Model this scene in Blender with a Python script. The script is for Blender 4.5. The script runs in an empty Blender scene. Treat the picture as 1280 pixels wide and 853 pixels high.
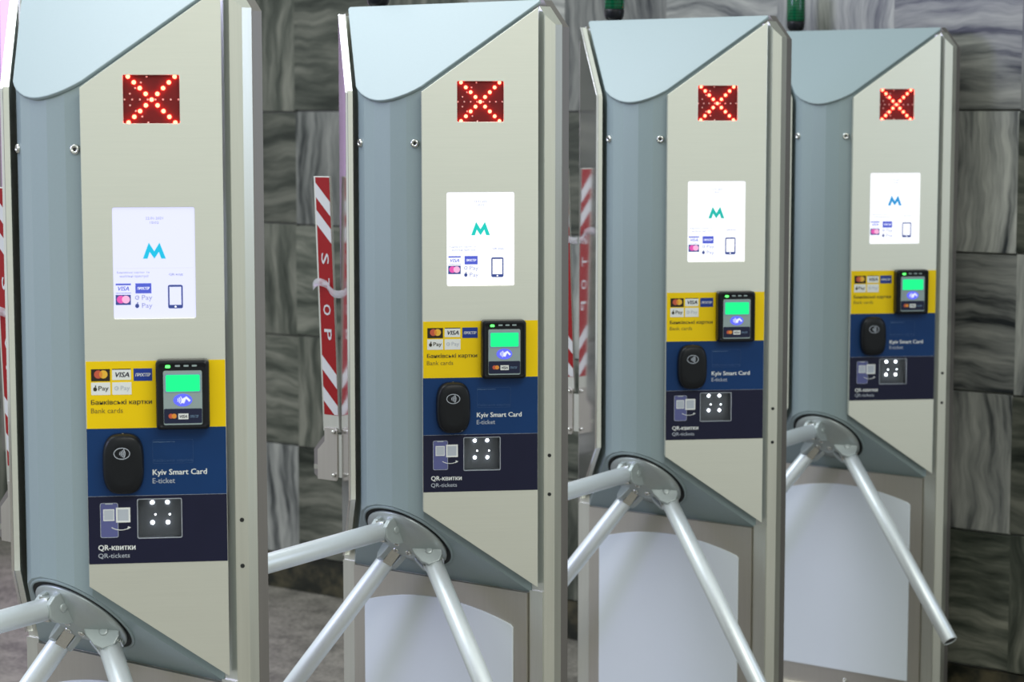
import bpy, bmesh, math, random
from mathutils import Matrix, Vector
random.seed(7)
R2 = math.sqrt(2.0)
scene = bpy.context.scene
col = scene.collection

# ------------------------------------------------------------------ camera, world, lights, exposure
CAM_H = 1.56
FPX = 2730.0
cam_d = bpy.data.cameras.new('camera')
cam_d.sensor_width = 36.0
cam_d.lens = FPX / 1280.0 * 36.0
cam_d.dof.use_dof = True
cam_d.dof.focus_distance = 3.9
cam_d.dof.aperture_fstop = 6.3
cam = bpy.data.objects.new('camera', cam_d)
col.objects.link(cam)
cam.location = (0, 0, CAM_H)
cam.rotation_euler = (math.pi / 2 - 0.103919, 0, 0)
scene.camera = cam

world = bpy.data.worlds.new('world')
scene.world = world
world.use_nodes = True
bg = world.node_tree.nodes['Background']
bg.inputs['Color'].default_value = (0.84, 0.92, 0.86, 1)
bg.inputs['Strength'].default_value = 0.80

scene.view_settings.view_transform = 'Standard'
scene.view_settings.look = 'None'
scene.view_settings.gamma = 1.0
scene.view_settings.use_curve_mapping = False
scene.view_settings.exposure = 0.0

ANG = 0.9205886                      # heading of the row of turnstiles
ROW = Vector((math.cos(ANG), math.sin(ANG), 0))
PAS = Vector((-ROW.y, ROW.x, 0))     # walking direction through the passages
RZ = math.atan2(-PAS.y, -PAS.x)

def area_light(name, loc, aim, sx, sy, power, color, roll_z=None):
    l = bpy.data.lights.new(name, 'AREA')
    l.shape = 'RECTANGLE'; l.size = sx; l.size_y = sy
    l.energy = power; l.color = color
    o = bpy.data.objects.new(name, l); col.objects.link(o)
    o.location = loc
    d = (Vector(aim) - Vector(loc)).normalized()
    if roll_z is not None:
        o.rotation_euler = (0, 0, roll_z)
    else:
        o.rotation_euler = d.to_track_quat('-Z', 'Y').to_euler()
    return o

# two long luminous ceiling panels of the hall, running along the row
c1 = ROW * 2.55 + PAS * 4.1
area_light('ceiling_or_fill_light', (c1.x, c1.y, 3.6), (c1.x, c1.y, 0), 3.5, 1.7, 88, (0.86, 0.93, 1.0), ANG)
c2 = ROW * 0.9 - PAS * 0.1
area_light('ceiling_or_fill_light', (c2.x, c2.y, 3.6), (c2.x, c2.y, 0), 3.5, 1.2, 95, (1.0, 0.97, 0.88), ANG)

# cool fill lights added out of view on either side to tint oblique faces
area_light('ceiling_or_fill_light', (-4.4, 2.7, 2.7), (-0.2, 4.3, 1.3), 1.3, 1.3, 60, (0.60, 0.60, 1.0))  # added fill, gives the left nose facets their lavender tint
area_light('ceiling_or_fill_light', (2.75, 4.15, 1.9), (0.3, 4.25, 1.2), 0.8, 1.0, 9, (0.62, 0.74, 1.0))  # added low fill, turns the frame ends bluish

# ------------------------------------------------------------------ materials
def new_mat(name):
    m = bpy.data.materials.new(name); m.use_nodes = True
    nt = m.node_tree
    return m, nt, nt.nodes['Principled BSDF']

def plain(name, color, rough=0.5, metal=0.0, var=0.04, scale=40.0, bump=0.0, coat=0.0, spec=0.5):
    """procedural: base colour varied a little by noise, roughness too"""
    m, nt, b = new_mat(name)
    tc = nt.nodes.new('ShaderNodeTexCoord')
    n = nt.nodes.new('ShaderNodeTexNoise'); n.inputs['Scale'].default_value = scale
    n.inputs['Detail'].default_value = 4
    nt.links.new(tc.outputs['Object'], n.inputs['Vector'])
    mx = nt.nodes.new('ShaderNodeMix'); mx.data_type = 'RGBA'
    mx.inputs[6].default_value = tuple(c * (1 - var) for c in color) + (1,)
    mx.inputs[7].default_value = tuple(min(1, c * (1 + var)) for c in color) + (1,)
    nt.links.new(n.outputs['Fac'], mx.inputs[0])
    nt.links.new(mx.outputs[2], b.inputs['Base Color'])
    b.inputs['Roughness'].default_value = rough
    b.inputs['Metallic'].default_value = metal
    b.inputs['Coat Weight'].default_value = coat
    b.inputs['Specular IOR Level'].default_value = spec
    if bump > 0:
        bp = nt.nodes.new('ShaderNodeBump'); bp.inputs['Strength'].default_value = bump
        bp.inputs['Distance'].default_value = 0.001
        nt.links.new(n.outputs['Fac'], bp.inputs['Height'])
        nt.links.new(bp.outputs['Normal'], b.inputs['Normal'])
    return m

def steel(name, color, rough, metal, stretch=(60, 60, 1.5), var=0.05, rvar=0.06):
    m, nt, b = new_mat(name)
    tc = nt.nodes.new('ShaderNodeTexCoord')
    mp = nt.nodes.new('ShaderNodeMapping'); mp.inputs['Scale'].default_value = stretch
    nt.links.new(tc.outputs['Object'], mp.inputs['Vector'])
    n = nt.nodes.new('ShaderNodeTexNoise'); n.inputs['Scale'].default_value = 4
    n.inputs['Detail'].default_value = 6
    nt.links.new(mp.outputs['Vector'], n.inputs['Vector'])
    mx = nt.nodes.new('ShaderNodeMix'); mx.data_type = 'RGBA'
    mx.inputs[6].default_value = tuple(c * (1 - var) for c in color) + (1,)
    mx.inputs[7].default_value = tuple(min(1, c * (1 + var)) for c in color) + (1,)
    nt.links.new(n.outputs['Fac'], mx.inputs[0])
    nt.links.new(mx.outputs[2], b.inputs['Base Color'])
    mr = nt.nodes.new('ShaderNodeMapRange')
    mr.inputs['To Min'].default_value = rough - rvar; mr.inputs['To Max'].default_value = rough + rvar
    nt.links.new(n.outputs['Fac'], mr.inputs['Value'])
    nt.links.new(mr.outputs['Result'], b.inputs['Roughness'])
    b.inputs['Metallic'].default_value = metal
    return m

def glow(name, color, strength):
    m, nt, b = new_mat(name)
    b.inputs['Base Color'].default_value = (*[c * 0.3 for c in color], 1)
    b.inputs['Roughness'].default_value = 0.4
    b.inputs['Emission Color'].default_value = (*color, 1)
    b.inputs['Emission Strength'].default_value = strength
    return m

M = {}
M['paint'] = plain('blue_grey_paint', (0.290, 0.365, 0.385), 0.34, 0.0, 0.03, 220, 0.06)
M['steel_panel'] = steel('brushed_steel_panel', (0.83, 0.83, 0.76), 0.36, 0.85, (2, 2, 90), 0.03)
M['steel_mirror'] = steel('polished_steel_panel', (0.80, 0.78, 0.80), 0.09, 0.95, (40, 40, 1), 0.03, 0.03)
M['steel_frame'] = steel('satin_steel_frame', (0.70, 0.70, 0.64), 0.34, 0.85, (70, 70, 1.2), 0.06)
M['steel_base'] = steel('satin_steel_base', (0.50, 0.47, 0.42), 0.42, 0.8, (70, 70, 1.2), 0.07)
M['steel_dark'] = steel('dark_steel', (0.26, 0.24, 0.23), 0.45, 0.7, (70, 70, 1.2), 0.08)
M['alu'] = steel('anodised_aluminium_tube', (0.80, 0.85, 0.89), 0.40, 0.45, (30, 30, 30), 0.03)
M['cast'] = plain('cast_metal_hub', (0.47, 0.52, 0.53), 0.36, 0.45, 0.06, 120, 0.08)
M['chrome'] = plain('bright_screw', (0.75, 0.75, 0.72), 0.2, 0.95, 0.04, 100)
M['core'] = plain('grey_panel_core', (0.24, 0.29, 0.32), 0.55)
M['dark_gap'] = plain('dark_gap', (0.012, 0.013, 0.014), 0.7)
M['white_plastic'] = plain('white_plastic', (0.72, 0.77, 0.84), 0.42, 0.0, 0.02, 6)
M['cream'] = plain('cream_plinth', (0.75, 0.70, 0.58), 0.5, 0.0, 0.05, 20)
M['yellow'] = plain('yellow_sticker', (0.93, 0.64, 0.002), 0.38, 0.0, 0.02, 15, spec=0.22)
M['blue'] = plain('blue_sticker', (0.006, 0.040, 0.150), 0.38, 0.0, 0.10, 25, spec=0.22)
M['navy'] = plain('navy_sticker', (0.012, 0.013, 0.038), 0.38, 0.0, 0.10, 25, spec=0.22)
M['faint_blue'] = plain('faint_blue_print', (0.022, 0.075, 0.22), 0.4)
M['pale_blue'] = plain('pale_blue_print', (0.22, 0.36, 0.55), 0.4)
M['white_print'] = plain('white_print', (0.82, 0.84, 0.84), 0.45, 0.0, 0.02)
M['grey_print'] = plain('grey_print', (0.48, 0.52, 0.60), 0.45)
M['black_print'] = plain('black_print', (0.035, 0.028, 0.010), 0.45)
M['brown_print'] = plain('brown_print', (0.24, 0.17, 0.012), 0.45)
M['dark_card'] = plain('dark_card_print', (0.030, 0.022, 0.018), 0.4, spec=0.22)
M['logo_red'] = plain('logo_red', (0.60, 0.10, 0.05), 0.4)
M['logo_orange'] = plain('logo_orange', (0.80, 0.28, 0.03), 0.4)
M['logo_yellow'] = plain('logo_yellow', (0.88, 0.50, 0.04), 0.4)
M['royal'] = plain('royal_blue_print', (0.020, 0.050, 0.30), 0.4, spec=0.22)
M['violet'] = plain('violet_phone_print', (0.10, 0.11, 0.30), 0.4)
M['black_plastic'] = plain('black_plastic', (0.010, 0.011, 0.014), 0.32, 0.0, 0.1, 300, 0.05, spec=0.22)
M['face_grey'] = plain('reader_faceplate', (0.30, 0.38, 0.39), 0.35)
M['reader_navy'] = plain('reader_navy_strip', (0.018, 0.022, 0.055), 0.35, spec=0.22)
M['led_board'] = plain('red_led_window', (0.16, 0.012, 0.014), 0.45, 0.0, 0.25, 60, spec=0.22)
M['led_off'] = plain('unlit_led', (0.85, 0.62, 0.60), 0.3)
M['scan_back'] = plain('scanner_reflector', (0.085, 0.09, 0.10), 0.4, 0.0, 0.1, 30)
M['red_print'] = plain('red_reflective_sheet', (0.30, 0.010, 0.012), 0.38, 0.0, 0.08, 60, spec=0.22)
M['sheet_white'] = plain('white_reflective_sheet', (0.62, 0.62, 0.62), 0.38, 0.0, 0.05, 60)
M['led_on'] = glow('lit_red_led', (1.0, 0.075, 0.04), 17.0)
M['led_dome'] = glow('lit_white_led', (0.92, 0.96, 1.0), 22.0)
M['green_screen'] = glow('lit_green_screen', (0.0, 0.86, 0.24), 1.0)
M['green_led'] = glow('lit_green_led', (0.10, 1.0, 0.14), 2.2)
M['blue_glow'] = glow('lit_blue_emblem', (0.10, 0.12, 0.85), 1.1)
M['lilac_glow'] = glow('lit_lilac_emblem', (0.66, 0.68, 1.0), 1.1)
M['screen'] = glow('lit_white_screen', (0.93, 0.95, 1.0), 1.05)
M['screen_lilac'] = glow('lit_lilac_screen', (0.68, 0.70, 0.95), 1.0)
M['px_teal'] = glow('screen_teal', (0.0, 0.52, 0.45), 1.0)
M['px_cyan'] = glow('screen_cyan', (0.0, 0.45, 0.68), 1.0)
M['px_green'] = glow('screen_green', (0.0, 0.42, 0.36), 1.0)
M['px_blue'] = glow('screen_blue', (0.01, 0.26, 0.58), 1.0)
M['px_royal'] = glow('screen_royal', (0.07, 0.10, 0.58), 0.9)
M['px_navy'] = glow('screen_navy', (0.035, 0.06, 0.25), 0.9)
M['px_grey'] = glow('screen_grey', (0.26, 0.28, 0.52), 0.9)
M['px_line'] = glow('screen_line', (0.66, 0.67, 0.84), 0.95)
M['px_pink'] = glow('screen_pink', (0.75, 0.09, 0.42), 0.9)
M['px_rose'] = glow('screen_rose', (0.90, 0.42, 0.66), 0.95)
M['px_white'] = glow('screen_white', (0.95, 0.96, 1.0), 1.0)
M['lightbox'] = glow('lilac_lightbox_face', (0.70, 0.46, 0.84), 1.3)

def glass(name, color, rough=0.02):
    m, nt, b = new_mat(name)
    b.inputs['Base Color'].default_value = (*color, 1)
    b.inputs['Roughness'].default_value = rough
    b.inputs['Transmission Weight'].default_value = 1.0
    b.inputs['IOR'].default_value = 1.1
    return m
M['pane'] = glass('scanner_pane', (0.95, 0.97, 1.0))
M['tape'] = glass('clear_tape', (0.95, 0.93, 0.96), 0.25)
M['tape'].node_tree.nodes['Principled BSDF'].inputs['Transmission Weight'].default_value = 0.72
# green signal lens
m, nt, b = new_mat('green_lens')
tc = nt.nodes.new('ShaderNodeTexCoord')
wv = nt.nodes.new('ShaderNodeTexWave'); wv.inputs['Scale'].default_value = 40; wv.bands_direction = 'Z'
nt.links.new(tc.outputs['Object'], wv.inputs['Vector'])
mx = nt.nodes.new('ShaderNodeMix'); mx.data_type = 'RGBA'
mx.inputs[6].default_value = (0.0, 0.055, 0.022, 1); mx.inputs[7].default_value = (0.0, 0.11, 0.045, 1)
nt.links.new(wv.outputs['Fac'], mx.inputs[0]); nt.links.new(mx.outputs[2], b.inputs['Base Color'])
b.inputs['Roughness'].default_value = 0.15
M['green_lens'] = m

def marble(name, dark, mid, light, scale, stretch):
    m, nt, b = new_mat(name)
    tc = nt.nodes.new('ShaderNodeTexCoord')
    oi = nt.nodes.new('ShaderNodeObjectInfo')
    mul = nt.nodes.new('ShaderNodeMath'); mul.operation = 'MULTIPLY'; mul.inputs[1].default_value = 37.0
    nt.links.new(oi.outputs['Random'], mul.inputs[0])
    add = nt.nodes.new('ShaderNodeVectorMath'); add.operation = 'ADD'
    nt.links.new(tc.outputs['Object'], add.inputs[0]); nt.links.new(mul.outputs[0], add.inputs[1])
    warp = nt.nodes.new('ShaderNodeTexNoise'); warp.inputs['Scale'].default_value = 3.0; warp.inputs['Detail'].default_value = 3
    nt.links.new(add.outputs[0], warp.inputs['Vector'])
    sub = nt.nodes.new('ShaderNodeVectorMath'); sub.operation = 'SCALE'; sub.inputs['Scale'].default_value = 0.14
    nt.links.new(warp.outputs['Color'], sub.inputs[0])
    ad2 = nt.nodes.new('ShaderNodeVectorMath'); ad2.operation = 'ADD'
    nt.links.new(add.outputs[0], ad2.inputs[0]); nt.links.new(sub.outputs[0], ad2.inputs[1])
    mp = nt.nodes.new('ShaderNodeMapping'); mp.inputs['Scale'].default_value = stretch
    mp.inputs['Rotation'].default_value = (0, 0.28, 0)
    nt.links.new(ad2.outputs[0], mp.inputs['Vector'])
    n = nt.nodes.new('ShaderNodeTexNoise'); n.inputs['Scale'].default_value = scale
    n.inputs['Detail'].default_value = 7; n.inputs['Roughness'].default_value = 0.62
    nt.links.new(mp.outputs['Vector'], n.inputs['Vector'])
    cr = nt.nodes.new('ShaderNodeValToRGB')
    e = cr.color_ramp.elements
    e[0].position = 0.34; e[0].color = (*dark, 1)
    e[1].position = 0.66; e[1].color = (*light, 1)
    k = e.new(0.47); k.color = (*mid, 1)
    nt.links.new(n.outputs['Fac'], cr.inputs['Fac'])
    mr = nt.nodes.new('ShaderNodeMapRange'); mr.inputs['To Min'].default_value = 0.62; mr.inputs['To Max'].default_value = 1.2
    nt.links.new(oi.outputs['Random'], mr.inputs['Value'])
    sc = nt.nodes.new('ShaderNodeVectorMath'); sc.operation = 'SCALE'
    nt.links.new(cr.outputs['Color'], sc.inputs[0]); nt.links.new(mr.outputs['Result'], sc.inputs['Scale'])
    nt.links.new(sc.outputs[0], b.inputs['Base Color'])
    b.inputs['Roughness'].default_value = 0.30
    return m
M['marble'] = marble('veined_marble', (0.020, 0.024, 0.027), (0.18, 0.185, 0.175), (0.37, 0.37, 0.34), 3.4, (8.0, 1, 0.7))
M['marble_green'] = marble('green_veined_marble', (0.010, 0.014, 0.010), (0.060, 0.066, 0.052), (0.19, 0.19, 0.155), 3.0, (6.5, 1, 0.8))
M['marble_dark'] = marble('dark_marble_skirting', (0.006, 0.007, 0.006), (0.018, 0.019, 0.014), (0.10, 0.085, 0.05), 6, (2, 1, 2))
M['grout'] = plain('grout', (0.22, 0.22, 0.20), 0.8)

m, nt, b = new_mat('granite_floor')
tc = nt.nodes.new('ShaderNodeTexCoord')
n1 = nt.nodes.new('ShaderNodeTexNoise'); n1.inputs['Scale'].default_value = 9; n1.inputs['Detail'].default_value = 8
n2 = nt.nodes.new('ShaderNodeTexNoise'); n2.inputs['Scale'].default_value = 70; n2.inputs['Detail'].default_value = 3
for n in (n1, n2): nt.links.new(tc.outputs['Object'], n.inputs['Vector'])
ad = nt.nodes.new('ShaderNodeMath'); ad.operation = 'ADD'
nt.links.new(n1.outputs['Fac'], ad.inputs[0]); nt.links.new(n2.outputs['Fac'], ad.inputs[1])
cr = nt.nodes.new('ShaderNodeValToRGB')
cr.color_ramp.elements[0].position = 0.78; cr.color_ramp.elements[0].color = (0.105, 0.096, 0.082, 1)
cr.color_ramp.elements[1].position = 1.22; cr.color_ramp.elements[1].color = (0.27, 0.247, 0.212, 1)
hf = nt.nodes.new('ShaderNodeMath'); hf.operation = 'MULTIPLY'; hf.inputs[1].default_value = 1.0
nt.links.new(ad.outputs[0], hf.inputs[0]); nt.links.new(hf.outputs[0], cr.inputs['Fac'])
cr.color_ramp.elements[0].position = 0.40; cr.color_ramp.elements[1].position = 0.60
hf.inputs[1].default_value = 0.5
nt.links.new(cr.outputs['Color'], b.inputs['Base Color'])
b.inputs['Roughness'].default_value = 0.55
M['floor'] = m

# ------------------------------------------------------------------ geometry helpers
IDENT = Matrix.Identity(4)

class MB:
    def __init__(self): self.v = []; self.f = []; self.sm = []
    def add(self, verts, faces, mtx=IDENT, smooth=False):
        o = len(self.v)
        self.v += [mtx @ Vector(v) for v in verts]
        self.f += [tuple(i + o for i in f) for f in faces]
        self.sm += [smooth] * len(faces)
        return self
    def box(self, a, b, mtx=IDENT):
        (x0, y0, z0), (x1, y1, z1) = a, b
        vs = [(x0, y0, z0), (x1, y0, z0), (x1, y1, z0), (x0, y1, z0), (x0, y0, z1), (x1, y0, z1), (x1, y1, z1), (x0, y1, z1)]
        fs = [(0, 3, 2, 1), (4, 5, 6, 7), (0, 1, 5, 4), (1, 2, 6, 5), (2, 3, 7, 6), (3, 0, 4, 7)]
        return self.add(vs, fs, mtx)
    def lathe(self, prof, mtx=IDENT, n=32, smooth=True):
        """prof: list of (r, z) from bottom to top, spun about z, ends closed"""
        vs = []; fs = []
        for r, z in prof:
            for k in range(n):
                a = 2 * math.pi * k / n
                vs.append((r * math.cos(a), r * math.sin(a), z))
        for j in range(len(prof) - 1):
            for k in range(n):
                k2 = (k + 1) % n
                fs.append((j * n + k, j * n + k2, (j + 1) * n + k2, (j + 1) * n + k))
        self.add(vs, fs, mtx, smooth)
        o = len(self.v) - len(vs)
        self.f.append(tuple(o + k for k in reversed(range(n)))); self.sm.append(False)
        self.f.append(tuple(o + (len(prof) - 1) * n + k for k in range(n))); self.sm.append(False)
        return self
    def stack(self, rings, mtx=IDENT, smooth=True, caps=True):
        """rings: equal-length closed 3D loops, skinned in order"""
        n = len(rings[0]); vs = [p for r in rings for p in r]; fs = []
        for j in range(len(rings) - 1):
            for k in range(n):
                k2 = (k + 1) % n
                fs.append((j * n + k, j * n + k2, (j + 1) * n + k2, (j + 1) * n + k))
        self.add(vs, fs, mtx, smooth)
        if caps:
            o = len(self.v) - len(vs)
            self.f.append(tuple(o + k for k in reversed(range(n)))); self.sm.append(False)
            self.f.append(tuple(o + (len(rings) - 1) * n + k for k in range(n))); self.sm.append(False)
        return self
    def plate(self, splines, z0, z1, mtx=IDENT, bevel=0.0):
        """flat outline (first) with holes (rest) extruded from z0 to z1 in the given frame"""
        cu = bpy.data.curves.new('tmp', 'CURVE'); cu.dimensions = '2D'; cu.fill_mode = 'BOTH'
        cu.extrude = max(1e-6, (z1 - z0) / 2 - bevel); cu.bevel_depth = bevel
        cu.bevel_resolution = 1 if bevel else 0
        if bevel: cu.offset = -bevel
        for pts in splines:
            sp = cu.splines.new('POLY'); sp.points.add(len(pts) - 1); sp.use_cyclic_u = True
            for q, p in zip(sp.points, pts): q.co = (p[0], p[1], 0, 1)
        ob = bpy.data.objects.new('tmp', cu)
        me = bpy.data.meshes.new_from_object(ob)
        off = Matrix.Translation((0, 0, (z0 + z1) / 2))
        self.add([v.co.copy() for v in me.vertices], [tuple(p.vertices) for p in me.polygons], mtx @ off)
        bpy.data.objects.remove(ob); bpy.data.curves.remove(cu); bpy.data.meshes.remove(me)
        return self
    def text(self, s, x0, y0, x1, y1, z0, z1, mtx=IDENT, bold=0.0, shear=0.0):
        """lettering whose ink fills the box x0..x1, y0..y1"""
        cu = bpy.data.curves.new('tmp', 'FONT'); cu.body = s; cu.size = 1.0
        cu.resolution_u = 2; cu.shear = shear; cu.extrude = 0.5
        ob = bpy.data.objects.new('tmp', cu)
        me = bpy.data.meshes.new_from_object(ob)
        vs = [v.co.copy() for v in me.vertices]
        if vs:
            ax, bx = min(v.x for v in vs), max(v.x for v in vs)
            ay, by = min(v.y for v in vs), max(v.y for v in vs)
            sx = (x1 - x0) / (bx - ax); sy = (y1 - y0) / (by - ay)
            vs = [(x0 + (v.x - ax) * sx, y0 + (v.y - ay) * sy, z0 if v.z < 0 else z1) for v in vs]
            fs = [tuple(p.vertices) for p in me.polygons]
            self.add(vs, fs, mtx)
            if bold:          # heavier strokes: the letters once more, a hair to the side
                for n_ in (1, 2):
                    self.add([(v[0] + bold * sy * n_, v[1], v[2] + .00002 * n_) for v in vs], fs, mtx)
        bpy.data.objects.remove(ob); bpy.data.curves.remove(cu); bpy.data.meshes.remove(me)
        return self
    def build(self, name, mat, parent=None, weld=True, label=None):
        me = bpy.data.meshes.new(name)
        me.from_pydata([tuple(v) for v in self.v], [], self.f)
        for p, s in zip(me.polygons, self.sm): p.use_smooth = s
        bm = bmesh.new(); bm.from_mesh(me)
        if weld: bmesh.ops.remove_doubles(bm, verts=bm.verts, dist=1e-6)
        bmesh.ops.recalc_face_normals(bm, faces=bm.faces)
        bm.to_mesh(me); bm.free()
        me.materials.append(mat)
        o = bpy.data.objects.new(name, me); col.objects.link(o)
        if parent is not None: o.parent = parent
        if label: o['label'] = label
        return o

def rect(x0, y0, x1, y1): return [(x0, y0), (x1, y0), (x1, y1), (x0, y1)]
def rrect(x0, y0, x1, y1, r, n=5):
    pts = []
    for cx, cy, a0 in ((x1 - r, y0 + r, -90), (x1 - r, y1 - r, 0), (x0 + r, y1 - r, 90), (x0 + r, y0 + r, 180)):
        for k in range(n + 1):
            a = math.radians(a0 + 90 * k / n); pts.append((cx + r * math.cos(a), cy + r * math.sin(a)))
    return pts
def ell(cx, cy, rx, ry=None, n=28):
    ry = rx if ry is None else ry
    return [(cx + rx * math.cos(2 * math.pi * k / n), cy + ry * math.sin(2 * math.pi * k / n)) for k in range(n)]
def arc_band(cx, cy, r, w, a0, a1, n=8):
    o = [(cx + (r + w / 2) * math.cos(math.radians(a0 + (a1 - a0) * k / n)), cy + (r + w / 2) * math.sin(math.radians(a0 + (a1 - a0) * k / n))) for k in range(n + 1)]
    i = [(cx + (r - w / 2) * math.cos(math.radians(a0 + (a1 - a0) * k / n)), cy + (r - w / 2) * math.sin(math.radians(a0 + (a1 - a0) * k / n))) for k in range(n + 1)]
    return o + i[::-1]
def frame_mtx(origin, x, y):
    x = Vector(x).normalized(); y = Vector(y).normalized(); z = x.cross(y)
    m = Matrix((x, y, z)).transposed().to_4x4(); m.translation = Vector(origin); return m
def axis_mtx(origin, z, xhint=(0, 0, 1)):
    z = Vector(z).normalized(); x = Vector(xhint); x = (x - z * x.dot(z)).normalized(); y = z.cross(x)
    m = Matrix((x, y, z)).transposed().to_4x4(); m.translation = Vector(origin); return m

def tag(o, label=None, cat=None, group=None, kind=None):
    if label: o['label'] = label
    if cat: o['category'] = cat
    if group: o['group'] = group
    if kind: o['kind'] = kind
    return o

# ------------------------------------------------------------------ the setting: floor and tiled marble wall
def rp(r, p, z): q = ROW * r + PAS * p; return Vector((q.x, q.y, z))
WALL_R = 5.19
mw = frame_mtx(rp(0, 0, 0), -PAS, (0, 0, 1))      # x along the wall to the right, y up, z towards the hall (-ROW)

fl = MB()
a, b_, c_, d_ = rp(-4, -4, 0), rp(WALL_R + .03, -4, 0), rp(WALL_R + .03, 11, 0), rp(-4, 11, 0)
n_ = Vector((0, 0, -.1))
fl.add([a, b_, c_, d_, a + n_, b_ + n_, c_ + n_, d_ + n_], [(0, 1, 2, 3), (7, 6, 5, 4), (0, 4, 5, 1), (1, 5, 6, 2), (2, 6, 7, 3), (3, 7, 4, 0)])
tag(fl.build('floor', M['floor']), 'speckled brown grey granite floor', kind='structure')

WZ = Matrix.Translation(rp(WALL_R, 0, 0)) @ mw
TW, TH = 0.355, 0.362
P_REF = 2.335
wl = MB().box((-9.2, 0.0, -0.20), (-0.4, 0.118 + TH * 8, -0.012), WZ)
wall = tag(wl.build('wall_back', M['grout']), 'wall of square grey and green veined marble tiles', kind='structure')
tile_me = None
def tile_mesh():
    g = 0.0008; t = 0.014
    hx, hy = TW / 2 - g, TH / 2 - g
    mb = MB(); bv = 0.0012
    mb.stack([[(-hx, 0, -hy), (hx, 0, -hy), (hx, 0, hy), (-hx, 0, hy)],
              [(-hx, -t + bv, -hy), (hx, -t + bv, -hy), (hx, -t + bv, hy), (-hx, -t + bv, hy)],
              [(-hx + bv, -t, -hy + bv), (hx - bv, -t, -hy + bv), (hx - bv, -t, hy - bv), (-hx + bv, -t, hy - bv)]], smooth=False)
    o = mb.build('tile', M['marble']); return o
proto_tile = tile_mesh()
tm_a = proto_tile.data
tm_b = tm_a.copy(); tm_b.materials[0] = M['marble_green']
bpy.data.objects.remove(proto_tile)
wrot = WZ.to_3x3() @ Matrix(((1, 0, 0), (0, 0, 1), (0, -1, 0)))    # tile frame: x along wall, -y out of wall, z up
for j in range(8):
    for i in range(-3, 19):
        pc = P_REF + TW * (i + .5); zc = 0.118 + TH * (j + .5)
        greenish = (pc > 4.2 or j < 2 or random.random() < .15) and random.random() < .85
        o = bpy.data.objects.new('tile', tm_b if greenish else tm_a); col.objects.link(o)
        o.parent = wall
        # every other tile lies with its veins across, some of them flipped end to end
        turn = (math.pi / 2 if (i + j) % 2 == 0 else 0) + (math.pi if random.random() < .5 else 0)
        sl = rp(WALL_R, pc, zc)
        mt = Matrix.Translation(sl) @ wrot.to_4x4() @ Matrix.Translation((0, 0.012, 0)) @ Matrix.Rotation(turn, 4, 'Y')
        o.matrix_world = mt
sk = MB().box((-9.2, 0, -0.19), (-0.4, 0.116, 0.006), WZ)
tag(sk.build('baseboard_back', M['marble_dark']), 'dark marble skirting along the foot of the tiled wall', kind='structure')

# lilac lightbox on the wall behind the leftmost turnstile
lb = bpy.data.objects.new('lightbox', None); col.objects.link(lb)
tag(lb, 'glowing lilac lightbox on the marble wall behind the leftmost turnstile', 'lightbox')
lb.matrix_world = WZ @ Matrix.Translation((-5.63, 0.34, 0.0))
mb = MB().plate([rrect(-.60, 0, .60, 1.82, .02), rrect(-.57, .03, .57, 1.79, .01)], 0.003, .06)
mb.build('casing', M['steel_dark'], lb)
MB().plate([rect(-.57, .03, .57, 1.79)], .004, .05).build('face', M['lightbox'], lb)

# ------------------------------------------------------------------ the turnstile (local: x towards the entering passenger, y away from the nose, z up)
HW = 0.0955
PM = frame_mtx((HW, 0, 0), (1, 1, 0), (0, 0, 1))          # front panel: x = along the panel, y = height, z = out
PML = Matrix.Scale(-1, 4, (1, 0, 0)) @ PM
ZT, ZB, YB = 1.607, 0.7985, 0.168

root = bpy.data.objects.new('turnstile', None); col.objects.link(root)
root.empty_display_size = .2

# body: faceted nose column with sloping top and sloping underside
half = [(.020, -.003), (.053, .006), (.080, .020), (.2295, .1695)]
poly = half + [(-x, y) for x, y in half[::-1]]
n = len(poly)
vs = [(x, y, ZB - y) for x, y in poly] + [(x, y, ZT - .020 + y) for x, y in poly]
fs = [(k, (k + 1) % n, n + (k + 1) % n, n + k) for k in range(n)] + [tuple(reversed(range(n))), tuple(range(n, 2 * n))]
body = MB().add(vs, fs).build('body', M['paint'], root)

# screws on the nose
def screw(mb, origin, axis, r=.0085, h=.005):
    mt = axis_mtx(origin, axis)
    mb.lathe([(r, 0), (r, h * .5), (r * .82, h), (r * .45, h), (r * .40, h * .55)], mt, 20)
for sx in (1, -1):
    s = MB(); screw(s, (sx * .068, .0138, 1.503), (sx * .4, -.92, 0)); so = s.build('screw', M['chrome'], root)
    mb = MB().lathe([(.0032, .002), (.0032, .0035)], axis_mtx((sx * .068, .0138, 1.503), (sx * .4, -.92, 0)), 6, False)
    mb.build('socket', M['dark_gap'], so)

# lid: sloping cover
LM = frame_mtx((0, 0, ZT - .020), (1, 0, 0), (0, 1, 1))
nose = [(-.0825, .0200), (-.072, .0135), (-.0585, .0065), (-.044, .0012), (-.028, -.0036), (-.012, -.0062), (0, -.0068)]
nose = nose + [(-x, y) for x, y in nose[-2::-1]]
lo = [(x, y * R2) for x, y in nose] + [(.0625 + .1785, .1785 * R2), (.2415, .184 * R2 - .003), (.2390, .184 * R2), (-.2390, .184 * R2), (-.2415, .184 * R2 - .003), (-.0625 - .1785, .1785 * R2)]
MB().plate([lo], 0.0003, .0065, LM, .0016).build('lid', M['paint'], root)

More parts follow.
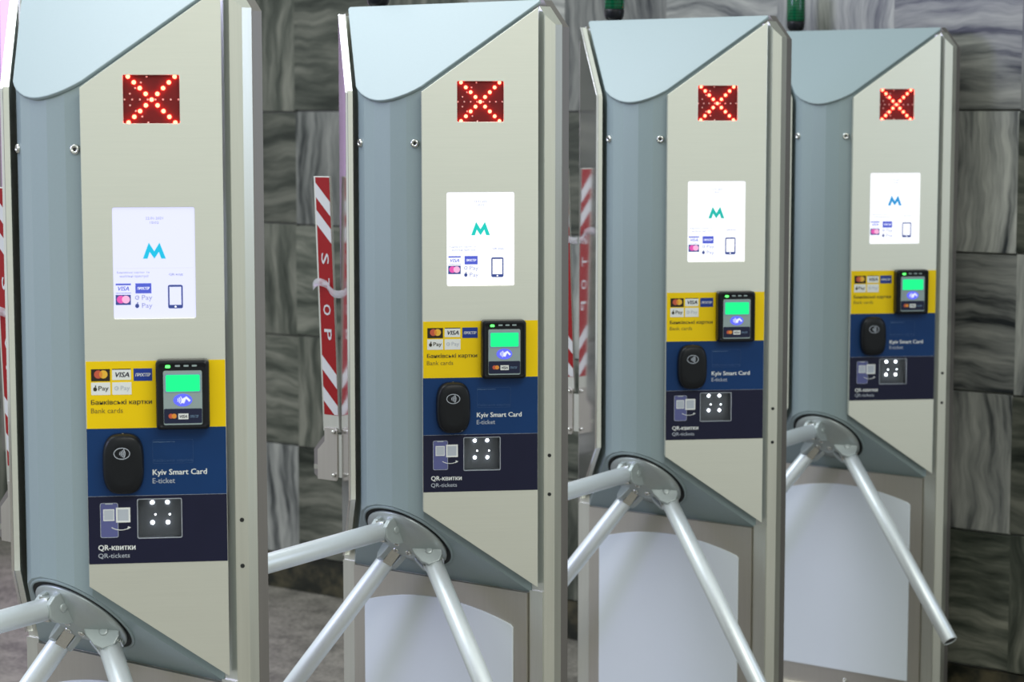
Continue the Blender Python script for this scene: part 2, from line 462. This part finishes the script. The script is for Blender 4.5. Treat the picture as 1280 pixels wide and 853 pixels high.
# steel panels on the two slanting faces
SW = .2225
def panel_outline(): return [(0, ZB + .001), (SW, ZB - .1545), (SW, 1.6005 + .716 * SW), (0, 1.6005)]
LED = (.0676, 1.5441, .1560, 1.6204); DSP = (.0472, 1.2335, .1766, 1.4112); SCN = (.0782, .8766, .1495, .9413)
fp = MB().plate([panel_outline(), rrect(*LED, .002, 3), rrect(*DSP, .003, 3), rrect(*SCN, .003, 3)], -.0045, 0, PM, .0006)
fp.box((0.0003, ZB + .003, -.014), (.003, 1.599, -.004), PM)
front = fp.build('front_panel', M['steel_panel'], root)
def core_outline(): return [(.004, ZB + .004), (SW - .002, ZB - .150), (SW - .002, 1.5955 + .716 * SW), (.004, 1.5955)]
MB().plate([core_outline()] + [rect(q[0] - .004, q[1] - .004, q[2] + .004, q[3] + .004) for q in (LED, DSP, SCN)], -.0140, -.0047, PM).build('panel_core', M['core'], front)
sp = MB().plate([panel_outline()], -.0045, 0, PML, .0006)
side = sp.build('side_panel', M['steel_mirror'], root, label='polished steel panel facing the exit side')
MB().plate([[(.004, ZB + .002), (SW, ZB - .153), (SW, 1.6000 + .716 * SW), (.004, 1.6000 + .716 * .004)]], -.0140, -.0047, PML).build('panel_core', M['steel_panel'], side)
MB().box((0.0003, ZB + .003, -.014), (.0032, 1.599, -.0048), PML).build('panel_flange', M['steel_panel'], side)

# back frame with chamfered ends, cut top corners
def frame_solid(y0, y1, hw, ch, ztop, cut, zmid=None):
    mb = MB()
    sec = [(-hw + ch, y0), (hw - ch, y0), (hw, y0 + ch), (hw, y1), (-hw, y1), (-hw, y0 + ch)]
    def zt(x): return ztop - max(0, abs(x) - (hw - cut)) * 1.25 if (zmid is None or abs(x) > .2445) else zmid
    # split along x so that the cut corners are real
    xs = [-hw, -hw + ch, -.2450, -.2440, .2440, .2450, hw - ch, hw] if zmid else [-hw, -hw + ch, -hw + cut, hw - cut, hw - ch, hw]
    def yf(x): return y0 + max(0, abs(x) - (hw - ch))
    vs = []
    for x in xs: vs += [(x, yf(x), 0), (x, y1, 0), (x, y1, zt(x)), (x, yf(x), zt(x))]
    fs = []
    for k in range(len(xs) - 1):
        a = 4 * k; b = a + 4
        for e in range(4):
            f = (e + 1) % 4; fs.append((a + e, b + e, b + f, a + f))
    fs += [(0, 1, 2, 3), tuple(4 * (len(xs) - 1) + e for e in (3, 2, 1, 0))]
    return mb.add(vs, fs)
frame_solid(.170, .206, .273, .0145, 1.780, .042, 1.7565).build('back_frame', M['steel_frame'], root)
frame_solid(.2062, .232, .2705, .004, 1.776, .042).build('back_plate', M['steel_dark'], root)
for zz in (.902, .826):
    MB().lathe([(.0036, -.001), (.0036, .0006)], axis_mtx((.2660, .177, zz), (1, -1, 0)), 14, False).build('hole', M['dark_gap'], root)

# base cabinet: door with an arched white panel
MB().box((-.224, .1600, .041), (.224, .1698, .6285)).build('base_door', M['steel_base'], root)
for sx in (-1, 1): MB().box((sx * .2425 - .016, .1655, .041), (sx * .2425 + .016, .1699, .634)).build('base_trim', M['steel_frame'], root)
MB().box((-.250, .150, .0), (.250, .1699, .040)).build('plinth', M['cream'], root)
VM = frame_mtx((0, .160, 0), (1, 0, 0), (0, 0, 1))       # x right, y up, z towards -y
arch = [(-.192, .092), (.192, .092), (.192, .556)]
for k in range(21):
    x = .186 - .372 * k / 20
    arch.append((x, .5595 + .0305 * (1 - (x / .192) ** 2)))
arch.append((-.192, .556))
wp = MB().plate([arch], .0, .004, VM, .001).build('white_panel', M['white_plastic'], root)
s = MB(); screw(s, (.0107, .1595, .066), (0, -1, 0), .0065, .004); s.build('screw', M['chrome'], root)

# LED cross
lbm = MB().box((LED[0] - .004, LED[1] - .004, -.011), (LED[2] + .004, LED[3] + .004, -.0065), PM)
led = lbm.build('led_window', M['led_board'], root)
cx0, cz0, dx, dz = .1121, 1.5817, .00915, .00906
on = MB(); off = MB()
def dome(mb, s, z, r, base=-.0060):
    mb.lathe([(r * .8, -.0008), (r, .001), (r * .86, r * .5 + .001), (r * .4, r * .85 + .001)], PM @ Matrix.Translation((s, z, base)), 12)
for k in range(-4, 5):
    dome(on, cx0 + k * dx, cz0 + k * dz, .0035)
    if k: dome(on, cx0 + k * dx, cz0 - k * dz, .0035)
for s_, z_ in ((-.0425, 0), (-.0305, 0), (-.0185, 0), (-.006, 0), (.006, 0), (.018, 0), (.030, 0), (.0422, 0), (-.034, .0092), (-.034, -.0092), (-.0255, .018), (-.0250, -.018),
               (-.0165, .027), (-.0150, -.027), (-.0073, .0361), (-.0057, -.0363)):
    dome(off, cx0 + s_, cz0 + z_, .0016)
on.build('lit_leds', M['led_on'], led, label='glowing red cross of lamps'); off.build('unlit_leds', M['led_off'], led)

# information display
scr = MB().plate([rect(DSP[0] - .003, DSP[1] - .003, DSP[2] + .003, DSP[3] + .003)], -.008, -.0048, PM).build('display', M['screen'], root)
D0, D1 = -.0046, -.0043
def dp(name, shapes, mat, dz=0.0):
    mb = MB()
    for s in shapes: mb.plate(s, D0 + dz, D1 + dz, PM)
    return mb.build(name, M[mat], scr)
def dt(name, s, x0, y0, x1, y1, mat, bold=0, dz=0.0, shear=0):
    return MB().text(s, x0, y0, x1, y1, D0 + dz, D1 + dz, PM, bold, shear).build(name, M[mat], scr)
mx0, mx1, my0, my1 = .0942, .1303, 1.3290, 1.3545
def mp_(a, b): return (mx0 + (mx1 - mx0) * a, my0 + (my1 - my0) * b)
logo = [mp_(*q) for q in ((0, 0), (.265, 1), (.50, .46), (.735, 1), (1, 0), (.80, 0), (.70, .42), (.50, 0), (.30, .42), (.20, 0))]
mlogo = dp('metro_logo', [[logo]], 'px_teal')
dt('date_text', '22.01.2021', .0994, 1.3916, .1268, 1.3956, 'px_grey')
dt('time_text', '10:02', .1061, 1.3848, .1199, 1.3886, 'px_grey')
dp('divider', [[rect(DSP[0] + .003, 1.3135, DSP[2] - .003, 1.3143)]], 'px_line')
dt('caption', 'Банківські картки  та', .0531, 1.3050, .1038, 1.3089, 'px_grey')
dt('caption', 'мобільні пристрої', .0574, 1.2985, .1026, 1.3032, 'px_grey')
dt('caption', 'QR-код', .1348, 1.3012, .1565, 1.3052, 'px_grey', .02)
dp('card_logo', [[rect(.0505, 1.2868, .0744, 1.2895)], [rect(.0505, 1.2738, .0744, 1.2745)]], 'px_royal')
dt('card_name', 'VISA', .0540, 1.2780, .0712, 1.2848, 'px_royal', .02, 0, .25)
dp('card_logo', [[rect(.0501, 1.2552, .0740, 1.2714)]], 'px_navy')
dp('card_disc', [[ell(.0581, 1.2640, .0062)]], 'px_pink', .0004)
dp('card_disc', [[ell(.0663, 1.2640, .0062)]], 'px_rose', .0008)
dp('card_logo', [[rect(.0815, 1.2735, .1066, 1.2897)]], 'px_royal')
dt('card_name', 'ПРОСТІР', .0845, 1.2795, .1036, 1.2838, 'px_white', .02, .0004, .25)
dp('pay_logo', [[arc_band(.0842, 1.2668, .0030, .0012, 20, 330)], [rect(.0842, 1.2662, .0875, 1.2674)]], 'px_grey')
dt('pay_name', 'Pay', .0915, 1.2605, .1079, 1.2708, 'px_grey')
dp('pay_logo', [[ell(.0838, 1.2535, .0032, .0036, 14)], [ell(.0846, 1.2582, .0009, .0015, 10)]], 'px_navy')
dt('pay_name', 'Pay', .0915, 1.2478, .1079, 1.2578, 'px_grey')
dp('phone_icon', [[rrect(.1328, 1.2488, .1563, 1.2867, .003), rect(.1352, 1.2545, .1539, 1.2835)]], 'px_navy')
dp('phone_button', [[ell(.1445, 1.2516, .0018, .0014, 12)]], 'px_white', .0004)

# stickers
def pp(name, shapes, z0, z1, mat, parent, bevel=0.0):
    mb = MB()
    for s in shapes: mb.plate(s, z0, z1, PM, bevel)
    return mb.build(name, M[mat], parent)
def pt(name, s, x0, y0, x1, y1, z0, mat, parent, bold=0.0, shear=0.0):
    return MB().text(s, x0, y0, x1, y1, z0, z0 + .0003, PM, bold, shear).build(name, M[mat], parent)
Y = pp('bank_card_sticker', [[rect(.0012, 1.0570, SW - .0006, 1.1655)]], .0001, .0007, 'yellow', root)
a0, a1 = .0008, .0011
pp('card_logo', [[rect(.0093, 1.1336, .0391, 1.1531)]], a0, a1, 'dark_card', Y)
pp('card_disc', [[ell(.0207, 1.1446, .0066)]], .0012, .0015, 'logo_red', Y)
pp('card_disc', [[ell(.0287, 1.1446, .0066)]], .0012, .0015, 'logo_yellow', Y)
q = []
for k in range(11):
    t = math.radians(-53 + 106 * k / 10); q.append((.0207 + .0066 * math.cos(t), 1.1446 + .0066 * math.sin(t)))
for k in range(1, 10):
    t = math.radians(127 + 106 * k / 10); q.append((.0287 + .0066 * math.cos(t), 1.1446 + .0066 * math.sin(t)))
pp('card_disc', [[q]], .0016, .0018, 'logo_orange', Y)
pp('card_logo', [[rect(.0424, 1.1352, .0722, 1.1516)]], a0, a1, 'white_print', Y)
pp('card_stripe', [[rect(.0424, 1.1517, .0722, 1.1532)]], a0, a1, 'navy', Y)
pt('card_name', 'VISA', .0475, 1.1398, .0690, 1.1478, .0012, 'navy', Y, .025, .25)
pp('card_logo', [[rect(.0763, 1.1332, .1057, 1.1533)]], a0, a1, 'royal', Y)
pt('card_name', 'ПРОСТІР', .0790, 1.1405, .1030, 1.1458, .0012, 'white_print', Y, .02, .25)
pp('pay_logo', [[rect(.0090, 1.1114, .0392, 1.1315)]], a0, a1, 'white_print', Y)
pp('apple_mark', [[ell(.0153, 1.1208, .0030, .0034, 14)], [ell(.0161, 1.1256, .0010, .0016, 10)]], .0012, .0015, 'black_print', Y)
pt('pay_name', 'Pay', .0205, 1.1164, .0365, 1.1258, .0012, 'black_print', Y, .01)
pp('pay_logo', [[rect(.0423, 1.1114, .0727, 1.1315)]], a0, a1, 'white_print', Y)
pp('letter_mark', [[arc_band(.0492, 1.1219, .0030, .0011, 20, 330)], [rect(.0492, 1.1213, .0527, 1.1225)]], .0012, .0015, 'grey_print', Y)
pt('pay_name', 'Pay', .0556, 1.1164, .0700, 1.1258, .0012, 'grey_print', Y)
pt('heading', 'Банківські картки', .0084, 1.0938, .1042, 1.1036, .0008, 'black_print', Y, .022)
pt('subheading', 'Bank cards', .0082, 1.0820, .0584, 1.0899, .0008, 'brown_print', Y, .004)

B = pp('smart_card_sticker', [[rect(.0004, .9470, SW - .0006, 1.0568)]], .0001, .0007, 'blue', root)
pp('card_outline', [[rrect(.1043, .9985, .1690, 1.0375, .003), rrect(.1047, .9989, .1686, 1.0371, .0028)]], a0, a1, 'faint_blue', B)
pt('small_text', 'КИЇВСЬКА КАРТКА', .1055, 1.0330, .1400, 1.0346, .0008, 'pale_blue', B)
pt('faint_text', 'Київська картка', .1055, 1.0000, .1680, 1.0060, .0008, 'faint_blue', B)
pt('heading', 'Kyiv Smart Card', .1038, .9770, .1900, .9890, .0008, 'white_print', B, .022)
pt('subheading', 'E-ticket', .1036, .9663, .1391, .9746, .0008, 'grey_print', B, .004)

Qs = pp('ticket_code_sticker', [[rect(.0004, .8362, SW - .0006, .9466), rrect(SCN[0] - .0004, SCN[1] - .0004, SCN[2] + .0004, SCN[3] + .0004, .003, 3)]], .0001, .0007, 'navy', root)
pp('sticker_edge', [[rect(.0004, .9466, SW - .0006, .94695)]], .0002, .0007, 'grey_print', Qs)
pp('phone_icon', [[rrect(.0193, .8793, .0478, .9359, .003)]], a0, a1, 'violet', Qs)
pp('phone_outline', [[rrect(.0193, .8793, .0478, .9359, .003), rrect(.0200, .8800, .0471, .9352, .0025)], [rect(.0275, .9335, .0395, .9356)]], .0012, .0014, 'grey_print', Qs)
pp('code_square', [[rect(.0242, .9067, .0417, .9257), rect(.0254, .9080, .0405, .9244)]], .0012, .0015, 'white_print', Qs)
pp('code_square', [[rect(.0444, .9037, .0671, .9280), rect(.0472, .9066, .0643, .9251)]], .0012, .0015, 'white_print', Qs)
pp('code_field', [[rect(.0254, .9080, .0405, .9244)], [rect(.0472, .9066, .0643, .9251)]], .0012, .0014, 'grey_print', Qs)
pp('arrow', [[arc_band(.0520, .9190, .0275, .0011, 237, 298)], [[(.0620, .8920), (.0679, .8952), (.0632, .8975)]]], .0016, .0019, 'white_print', Qs)
pt('heading', 'QR-квитки', .0153, .8570, .0739, .8674, .0008, 'white_print', Qs, .022)
pt('subheading', 'QR-tickets', .0151, .8446, .0651, .8535, .0008, 'grey_print', Qs, .004)

# code scanner behind its window
sc = MB().box((SCN[0] - .002, SCN[1] - .002, -.020), (SCN[2] + .002, SCN[3] + .002, -.018), PM)
for bx in (((SCN[0] - .002, SCN[1] - .002, -.018), (SCN[0], SCN[3] + .002, -.005)), ((SCN[2], SCN[1] - .002, -.018), (SCN[2] + .002, SCN[3] + .002, -.005)),
           ((SCN[0], SCN[1] - .002, -.018), (SCN[2], SCN[1], -.005)), ((SCN[0], SCN[3], -.018), (SCN[2], SCN[3] + .002, -.005))):
    sc.box(*bx, PM)
scan = sc.build('code_scanner', M['scan_back'], root)
for s_, z_, r_ in ((.1019, .9320, .0031), (.1262, .9320, .0031), (.1019, .8990, .0031), (.1265, .8990, .0031), (.1066, .9120, .0013), (.1297, .9120, .0013)):
    mb = MB().lathe([(r_, 0), (r_ * .85, r_ * .6), (r_ * .3, r_)], PM @ Matrix.Translation((s_, z_, -.018)), 12)
    mb.build('scanner_led', M['led_dome'], scan)
MB().plate([rrect(SCN[0] + .0003, SCN[1] + .0003, SCN[2] - .0003, SCN[3] - .0003, .003, 3)], -.0016, -.0006, PM).build('pane', M['pane'], scan)
pp('rim', [[rrect(SCN[0], SCN[1], SCN[2], SCN[3], .003, 4), rrect(SCN[0] + .0009, SCN[1] + .0009, SCN[2] - .0009, SCN[3] - .0009, .0025, 4)]], -.0005, .0012, 'grey_print', scan)

# bank card reader
def ring(pts, z): return [(x, y, z) for x, y in pts]
x0, y0, x1, y1 = .1117, 1.0560, .1965, 1.1682
rd = MB().stack([ring(rrect(x0, y0, x1, y1, .007), .0002), ring(rrect(x0, y0, x1, y1, .007), .020), ring(rrect(x0 + .0015, y0 + .0015, x1 - .0015, y1 - .0015, .006), .0235),
                 ring(rrect(x0 + .0045, y0 + .0045, x1 - .0045, y1 - .0045, .005), .0255), ring(rrect(x0 + .0075, y0 + .0065, x1 - .0075, y1 - .011, .004), .0235)], PM, smooth=False)
reader = rd.build('card_reader', M['black_plastic'], root)
pp('faceplate', [[rrect(.1235, 1.0640, .1848, 1.1514, .003)]], .0230, .0240, 'face_grey', reader)
pp('reader_screen', [[rrect(.1276, 1.1180, .1813, 1.1447, .002)]], .0241, .0246, 'green_screen', reader)
pp('screen_bezel', [[rrect(.1262, 1.1167, .1826, 1.1461, .002), rrect(.1276, 1.1180, .1813, 1.1447, .002)]], .0241, .0248, 'pale_blue', reader)
pp('contactless_emblem', [[ell(.1540, 1.1040, .0150, .0102)]], .0241, .0244, 'blue_glow', reader)
pp('emblem_wave', [[arc_band(.1428, 1.1040, r_, .0014, -38, 38)] for r_ in (.004, .0068, .0096)] + [[[(.1535, 1.1065), (.1600, 1.1100), (.1665, 1.1035), (.1640, 1.1010), (.1595, 1.1060), (.1560, 1.0985), (.1515, 1.1000)]]], .0245, .0248, 'lilac_glow', reader)
pp('logo_strip', [[rrect(.1240, 1.0665, .1843, 1.0902, .002)]], .0241, .0244, 'reader_navy', reader)
pp('card_disc', [[ell(.1352, 1.0784, .0040)]], .0245, .0247, 'logo_red', reader)
pp('card_disc', [[ell(.1400, 1.0784, .0040)]], .0247, .0249, 'logo_orange', reader)
pp('card_tag', [[rect(.1466, 1.0731, .1625, 1.0823)]], .0245, .0247, 'white_print', reader)
pt('card_name', 'VISA', .1487, 1.0753, .1604, 1.0801, .0248, 'navy', reader, .02, .25)
pt('card_name', 'ПРОСТІР', .1650, 1.0755, .1785, 1.0795, .0245, 'pale_blue', reader, .0, .25)
pp('status_light', [[rrect(.1270, 1.1560, .1350, 1.1606, .0018)]], .0238, .0262, 'green_led', reader)
pp('status_light', [[rrect(s_, 1.1578, s_ + .008, 1.1606, .001)] for s_ in (.1425, .1560, .1690)], .0238, .0258, 'face_grey', reader)

# contactless ticket reader (rounded black puck)
def oval(k, z, cx=.0579, cy=1.0005, rx=.0327, ry=.0490, N_=40):
    out = []
    for i in range(N_):
        t = 2 * math.pi * i / N_; c, s = math.cos(t), math.sin(t); e = 2 / 3.1
        out.append((cx + k * rx * math.copysign(abs(c) ** e, c), cy + (ry - (1 - k) * rx) * math.copysign(abs(s) ** e, s), z))
    return out
tr = MB().stack([oval(1, .0002), oval(1, .010), oval(.97, .0155), oval(.91, .0195), oval(.82, .0215), oval(.5, .0222)], PM)
puck = tr.build('ticket_reader', M['black_plastic'], root)
pp('emblem_ring', [[ell(.0563, 1.0190, .0130, .0095, 36), ell(.0563, 1.0190, .0119, .0084, 36)]], .0213, .0225, 'grey_print', puck)
pp('emblem_wave', [[arc_band(.0500, 1.0190, r_, .0013, -38, 38)] for r_ in (.0035, .0062, .0089, .0114)], .0213, .0226, 'grey_print', puck)
for z_ in (1.0475, .9548):
    s = MB(); s.lathe([(.0026, 0), (.0024, .0015), (.001, .0022)], PM @ Matrix.Translation((.0575, z_, .0075)), 14); s.build('screw', M['chrome'], puck)

# tripod hub and three arms
BE, AL, PH = math.radians(48.19), math.radians(45.3), math.radians(-4.17)
AX = Vector((0, -math.cos(BE), -math.sin(BE)))
BX = Vector((0, -math.sin(BE), math.cos(BE)))
UX = Vector((1, 0, 0))
K = Vector((-.0017, .0948, .7545))
nu = Vector((0, -1, -1)).normalized()
hc = Vector((-.0010, .0700, ZB - .0700))
HM = axis_mtx(hc, nu, (1, 0, 0))
lip = MB().lathe([(.1000, -.002), (.0995, .0016), (.0975, .0028), (.0950, .0028), (.0945, -.002)], HM, 56)
lip.f = lip.f[:-2]; lip.sm = lip.sm[:-2]
lip.build('hub_collar', M['paint'], root)
MB().lathe([(.0948, .0002), (.0948, .001)], HM, 56, False).build('hub_gap', M['dark_gap'], root)
hub = MB().lathe([(.086, .0012), (.0872, .004), (.0865, .007), (.070, .0130), (.045, .0235), (.030, .0300), (.027, .0305)], HM, 56).build('tripod_hub', M['cast'], root)
for k in range(3):
    t = math.radians(90 + 120 * k - 4)
    s = MB(); screw(s, HM @ Vector((0.018 * math.cos(t) - .002, .018 * math.sin(t), .0303)), nu, .0070, .0032); so = s.build('screw', M['chrome'], hub)
    MB().lathe([(.0034, .002), (.0034, .0026)], axis_mtx(HM @ Vector((0.018 * math.cos(t) - .002, .018 * math.sin(t), .0303)), nu), 6, False)
RA, L0, L1 = .0188, .098, .657
for k in range(3):
    ph = PH + k * 2 * math.pi / 3
    d = (math.cos(AL) * AX + math.sin(AL) * (math.cos(ph) * BX + math.sin(ph) * UX)).normalized()
    t = (-math.sin(ph) * BX + math.cos(ph) * UX).normalized()
    if k: t = -t
    nn = t.cross(d).normalized()
    am = axis_mtx(K + d * L0, d, t)
    Lx = L1 - L0
    arm = MB().lathe([(RA - .002, 0), (RA, .002), (RA, Lx - .002), (RA - .0015, Lx), (RA - .003, Lx), (RA - .003, Lx - .006)], am, 36).build('arm', M['alu'], root)
    MB().lathe([(RA - .0035, 0), (RA - .0035, .002)], axis_mtx(K + d * (L1 - .0045), d, t), 28, False).build('end_cap', M['black_plastic'], arm)
    KM = frame_mtx(K, d, nn)          # plate frame: x along the arm, y across, z = +-t
    zt = 1 if (KM.to_3x3() @ Vector((0, 0, 1))).dot(t) > 0 else -1
    ck = [(.034, -.030), (.074, -.0295), (.096, -.022), (.108, -.011), (.108, .011), (.096, .022), (.074, .0295), (.034, .030)]
    for s_ in (1, -1):
        c = MB().plate([ck], s_ * .0165 - .0055, s_ * .0165 + .0055, KM, .0018).build('knuckle', M['cast'], arm)
    MB().box((.030, -.0205, -.0098), (.103, .0205, .0098), KM).build('knuckle_core', M['chrome'], arm)
    MB().lathe([(.0078, .0), (.0078, .0012), (.0064, .0022), (.003, .0022)], axis_mtx(K + d * .080 + t * .0218, t), 20).build('pivot_bolt', M['cast'], arm)

# striped bar that folds down across the passage, on the exit side
SB = frame_mtx((-.3155, .196, .93), (1, 0, 0), (-.040, 0, 1))     # x across the bar, y up along it, z towards -y
bw, bl = .0205, .500
bar = MB().plate([rect(-bw - .004, -.035, bw, bl)], -.006, .0, SB, .0008).build('stop_bar', M['steel_frame'], root, label='red and white striped folding bar')
def bp(name, shape, mat, z=.0002): return MB().plate([shape], z, z + .0004, SB).build(name, M[mat], bar)
bp('red_sheet', rect(-bw + .001, 0.0, bw - .001, bl - .002), 'red_print')
w = bw - .001
for y_ in (.457, .400, .096, .030):
    bp('white_stripe', [(-w, y_ + .030), (-w, y_), (w, y_ - .040), (w, y_ - .010)] if y_ > .04 else [(-w, y_ + .030), (-w, y_), (w - .010, .001), (w, .001), (w, y_ - .010)], 'sheet_white', .0007)
LT = SB @ Matrix.Rotation(-math.pi / 2, 4, 'Z')
for ch, y_ in (('S', .329), ('T', .277), ('O', .222), ('P', .170)):
    MB().text(ch, -y_ - .011, -.010, -y_ + .011, .010, .0007, .0011, LT, .02).build('letter', M['sheet_white'], bar)
# bracket
BRM = frame_mtx((-.2905, .190, .792), (1, 0, 0), (0, 0, 1))
MB().plate([[(-.060, .000), (-.008, .000), (-.004, .004), (-.004, .108), (-.010, .112), (-.040, .112), (-.040, .082), (-.060, .062)]], -.003, .0, BRM, .0006).build('bracket', M['steel_base'], bar)
MB().plate([[(-.072, .010), (-.062, .002), (-.058, .002), (-.058, .0605), (-.038, .080), (-.038, .095), (-.045, .093), (-.072, .062)]], -.022, -.003, BRM).build('hook', M['steel_dark'], bar)
MB().box((-.0725, .020, -.020), (-.0600, .030, -.0025), BRM).build('hook_pin', M['chrome'], bar)
for z_ in (.012, .104):
    MB().lathe([(.004, 0), (.004, .006), (.0025, .0078)], axis_mtx(BRM @ Vector((-.012, z_, 0)), (0, -1, 0)), 14).build('rivet', M['chrome'], bar)
MB().box((-.310, .193, .80), (-.2735, .200, .89)).build('bracket_foot', M['steel_frame'], bar)
# loop of clear tape round the bar
tp = MB(); N_ = 14; rows = []
for k in range(N_ + 1):
    t = k / N_; yy = .197 + .02 * math.sin(t * 9) ; zz = .012 * math.sin(t * 5.2)
    rows.append(((-bw - .014 + (2 * bw + .040) * t), zz, .004 + .007 * abs(math.sin(t * 6.3))))
vs = []; fs = []
for x_, y_, z_ in rows:
    for o_ in (0, .0007):
        vs += [(x_, .268 + y_ - .008, z_ + o_), (x_, .268 + y_ + .008, z_ + o_)]
for k in range(N_):
    a = 4 * k; b_ = a + 4
    fs += [(a, b_, b_ + 1, a + 1), (a + 2, a + 3, b_ + 3, b_ + 2), (a, a + 2, b_ + 2, b_), (a + 1, b_ + 1, b_ + 3, a + 3)]
fs += [(0, 1, 3, 2), (4 * N_, 4 * N_ + 2, 4 * N_ + 3, 4 * N_ + 1)]
tp.add(vs, fs, SB, True).build('tape', M['tape'], bar)

# green signal lamp on top
lm = axis_mtx((-.199, .2192, 1.7762), (0, 0, 1), (1, 0, 0))
lamp = MB().lathe([(.014, 0), (.019, .003), (.0225, .010), (.0235, .020), (.0235, .026)], lm, 28).build('signal_lamp', M['black_plastic'], root)
MB().lathe([(.0222, .026), (.0240, .028), (.0240, .086), (.021, .096), (.012, .102)], lm, 28).build('lens', M['green_lens'], lamp)

# ------------------------------------------------------------------ the four turnstiles in a row
def copy_tree(o, parent=None):
    c = o.copy(); col.objects.link(c)
    if parent is not None: c.parent = parent
    for ch in list(o.children): copy_tree(ch, c)
    return c
UC = -.0955
base0 = Vector((-.682008, 3.464967, 0)) + (-PAS) * UC
labels = ['largest steel turnstile at the left edge, nearest the camera, lid cut off by the frame',
          'second turnstile from the left, steel with bright pale lid and red cross',
          'third turnstile from the left, between the second and the one by the wall',
          'smallest turnstile at the far end against the marble wall, its grey lid in shade']
roots = [root]
for i in range(1, 4): roots.append(copy_tree(root))
for i, o in enumerate(roots):
    p = base0 + ROW * (.845 * i)
    o.location = p; o.rotation_euler = (0, 0, RZ)
    tag(o, labels[i], 'turnstile', 'turnstiles standing in a row')
def find(o, name): return [c for c in o.children_recursive if c.name.split('.')[0] == name]
def own(o, mat):
    o.material_slots[0].link = 'OBJECT'; o.material_slots[0].material = M[mat]
own(find(roots[0], 'display')[0], 'screen_lilac'); own(find(roots[0], 'metro_logo')[0], 'px_cyan')
own(find(roots[2], 'metro_logo')[0], 'px_green'); own(find(roots[3], 'metro_logo')[0], 'px_blue')
find(roots[2], 'tape')[0].location = (-.003, 0, .072)
# the folding bar of the far turnstile stays out of view behind its neighbour
for b_ in find(roots[3], 'stop_bar'):
    for c in list(b_.children): bpy.data.objects.remove(c)
    bpy.data.objects.remove(b_)
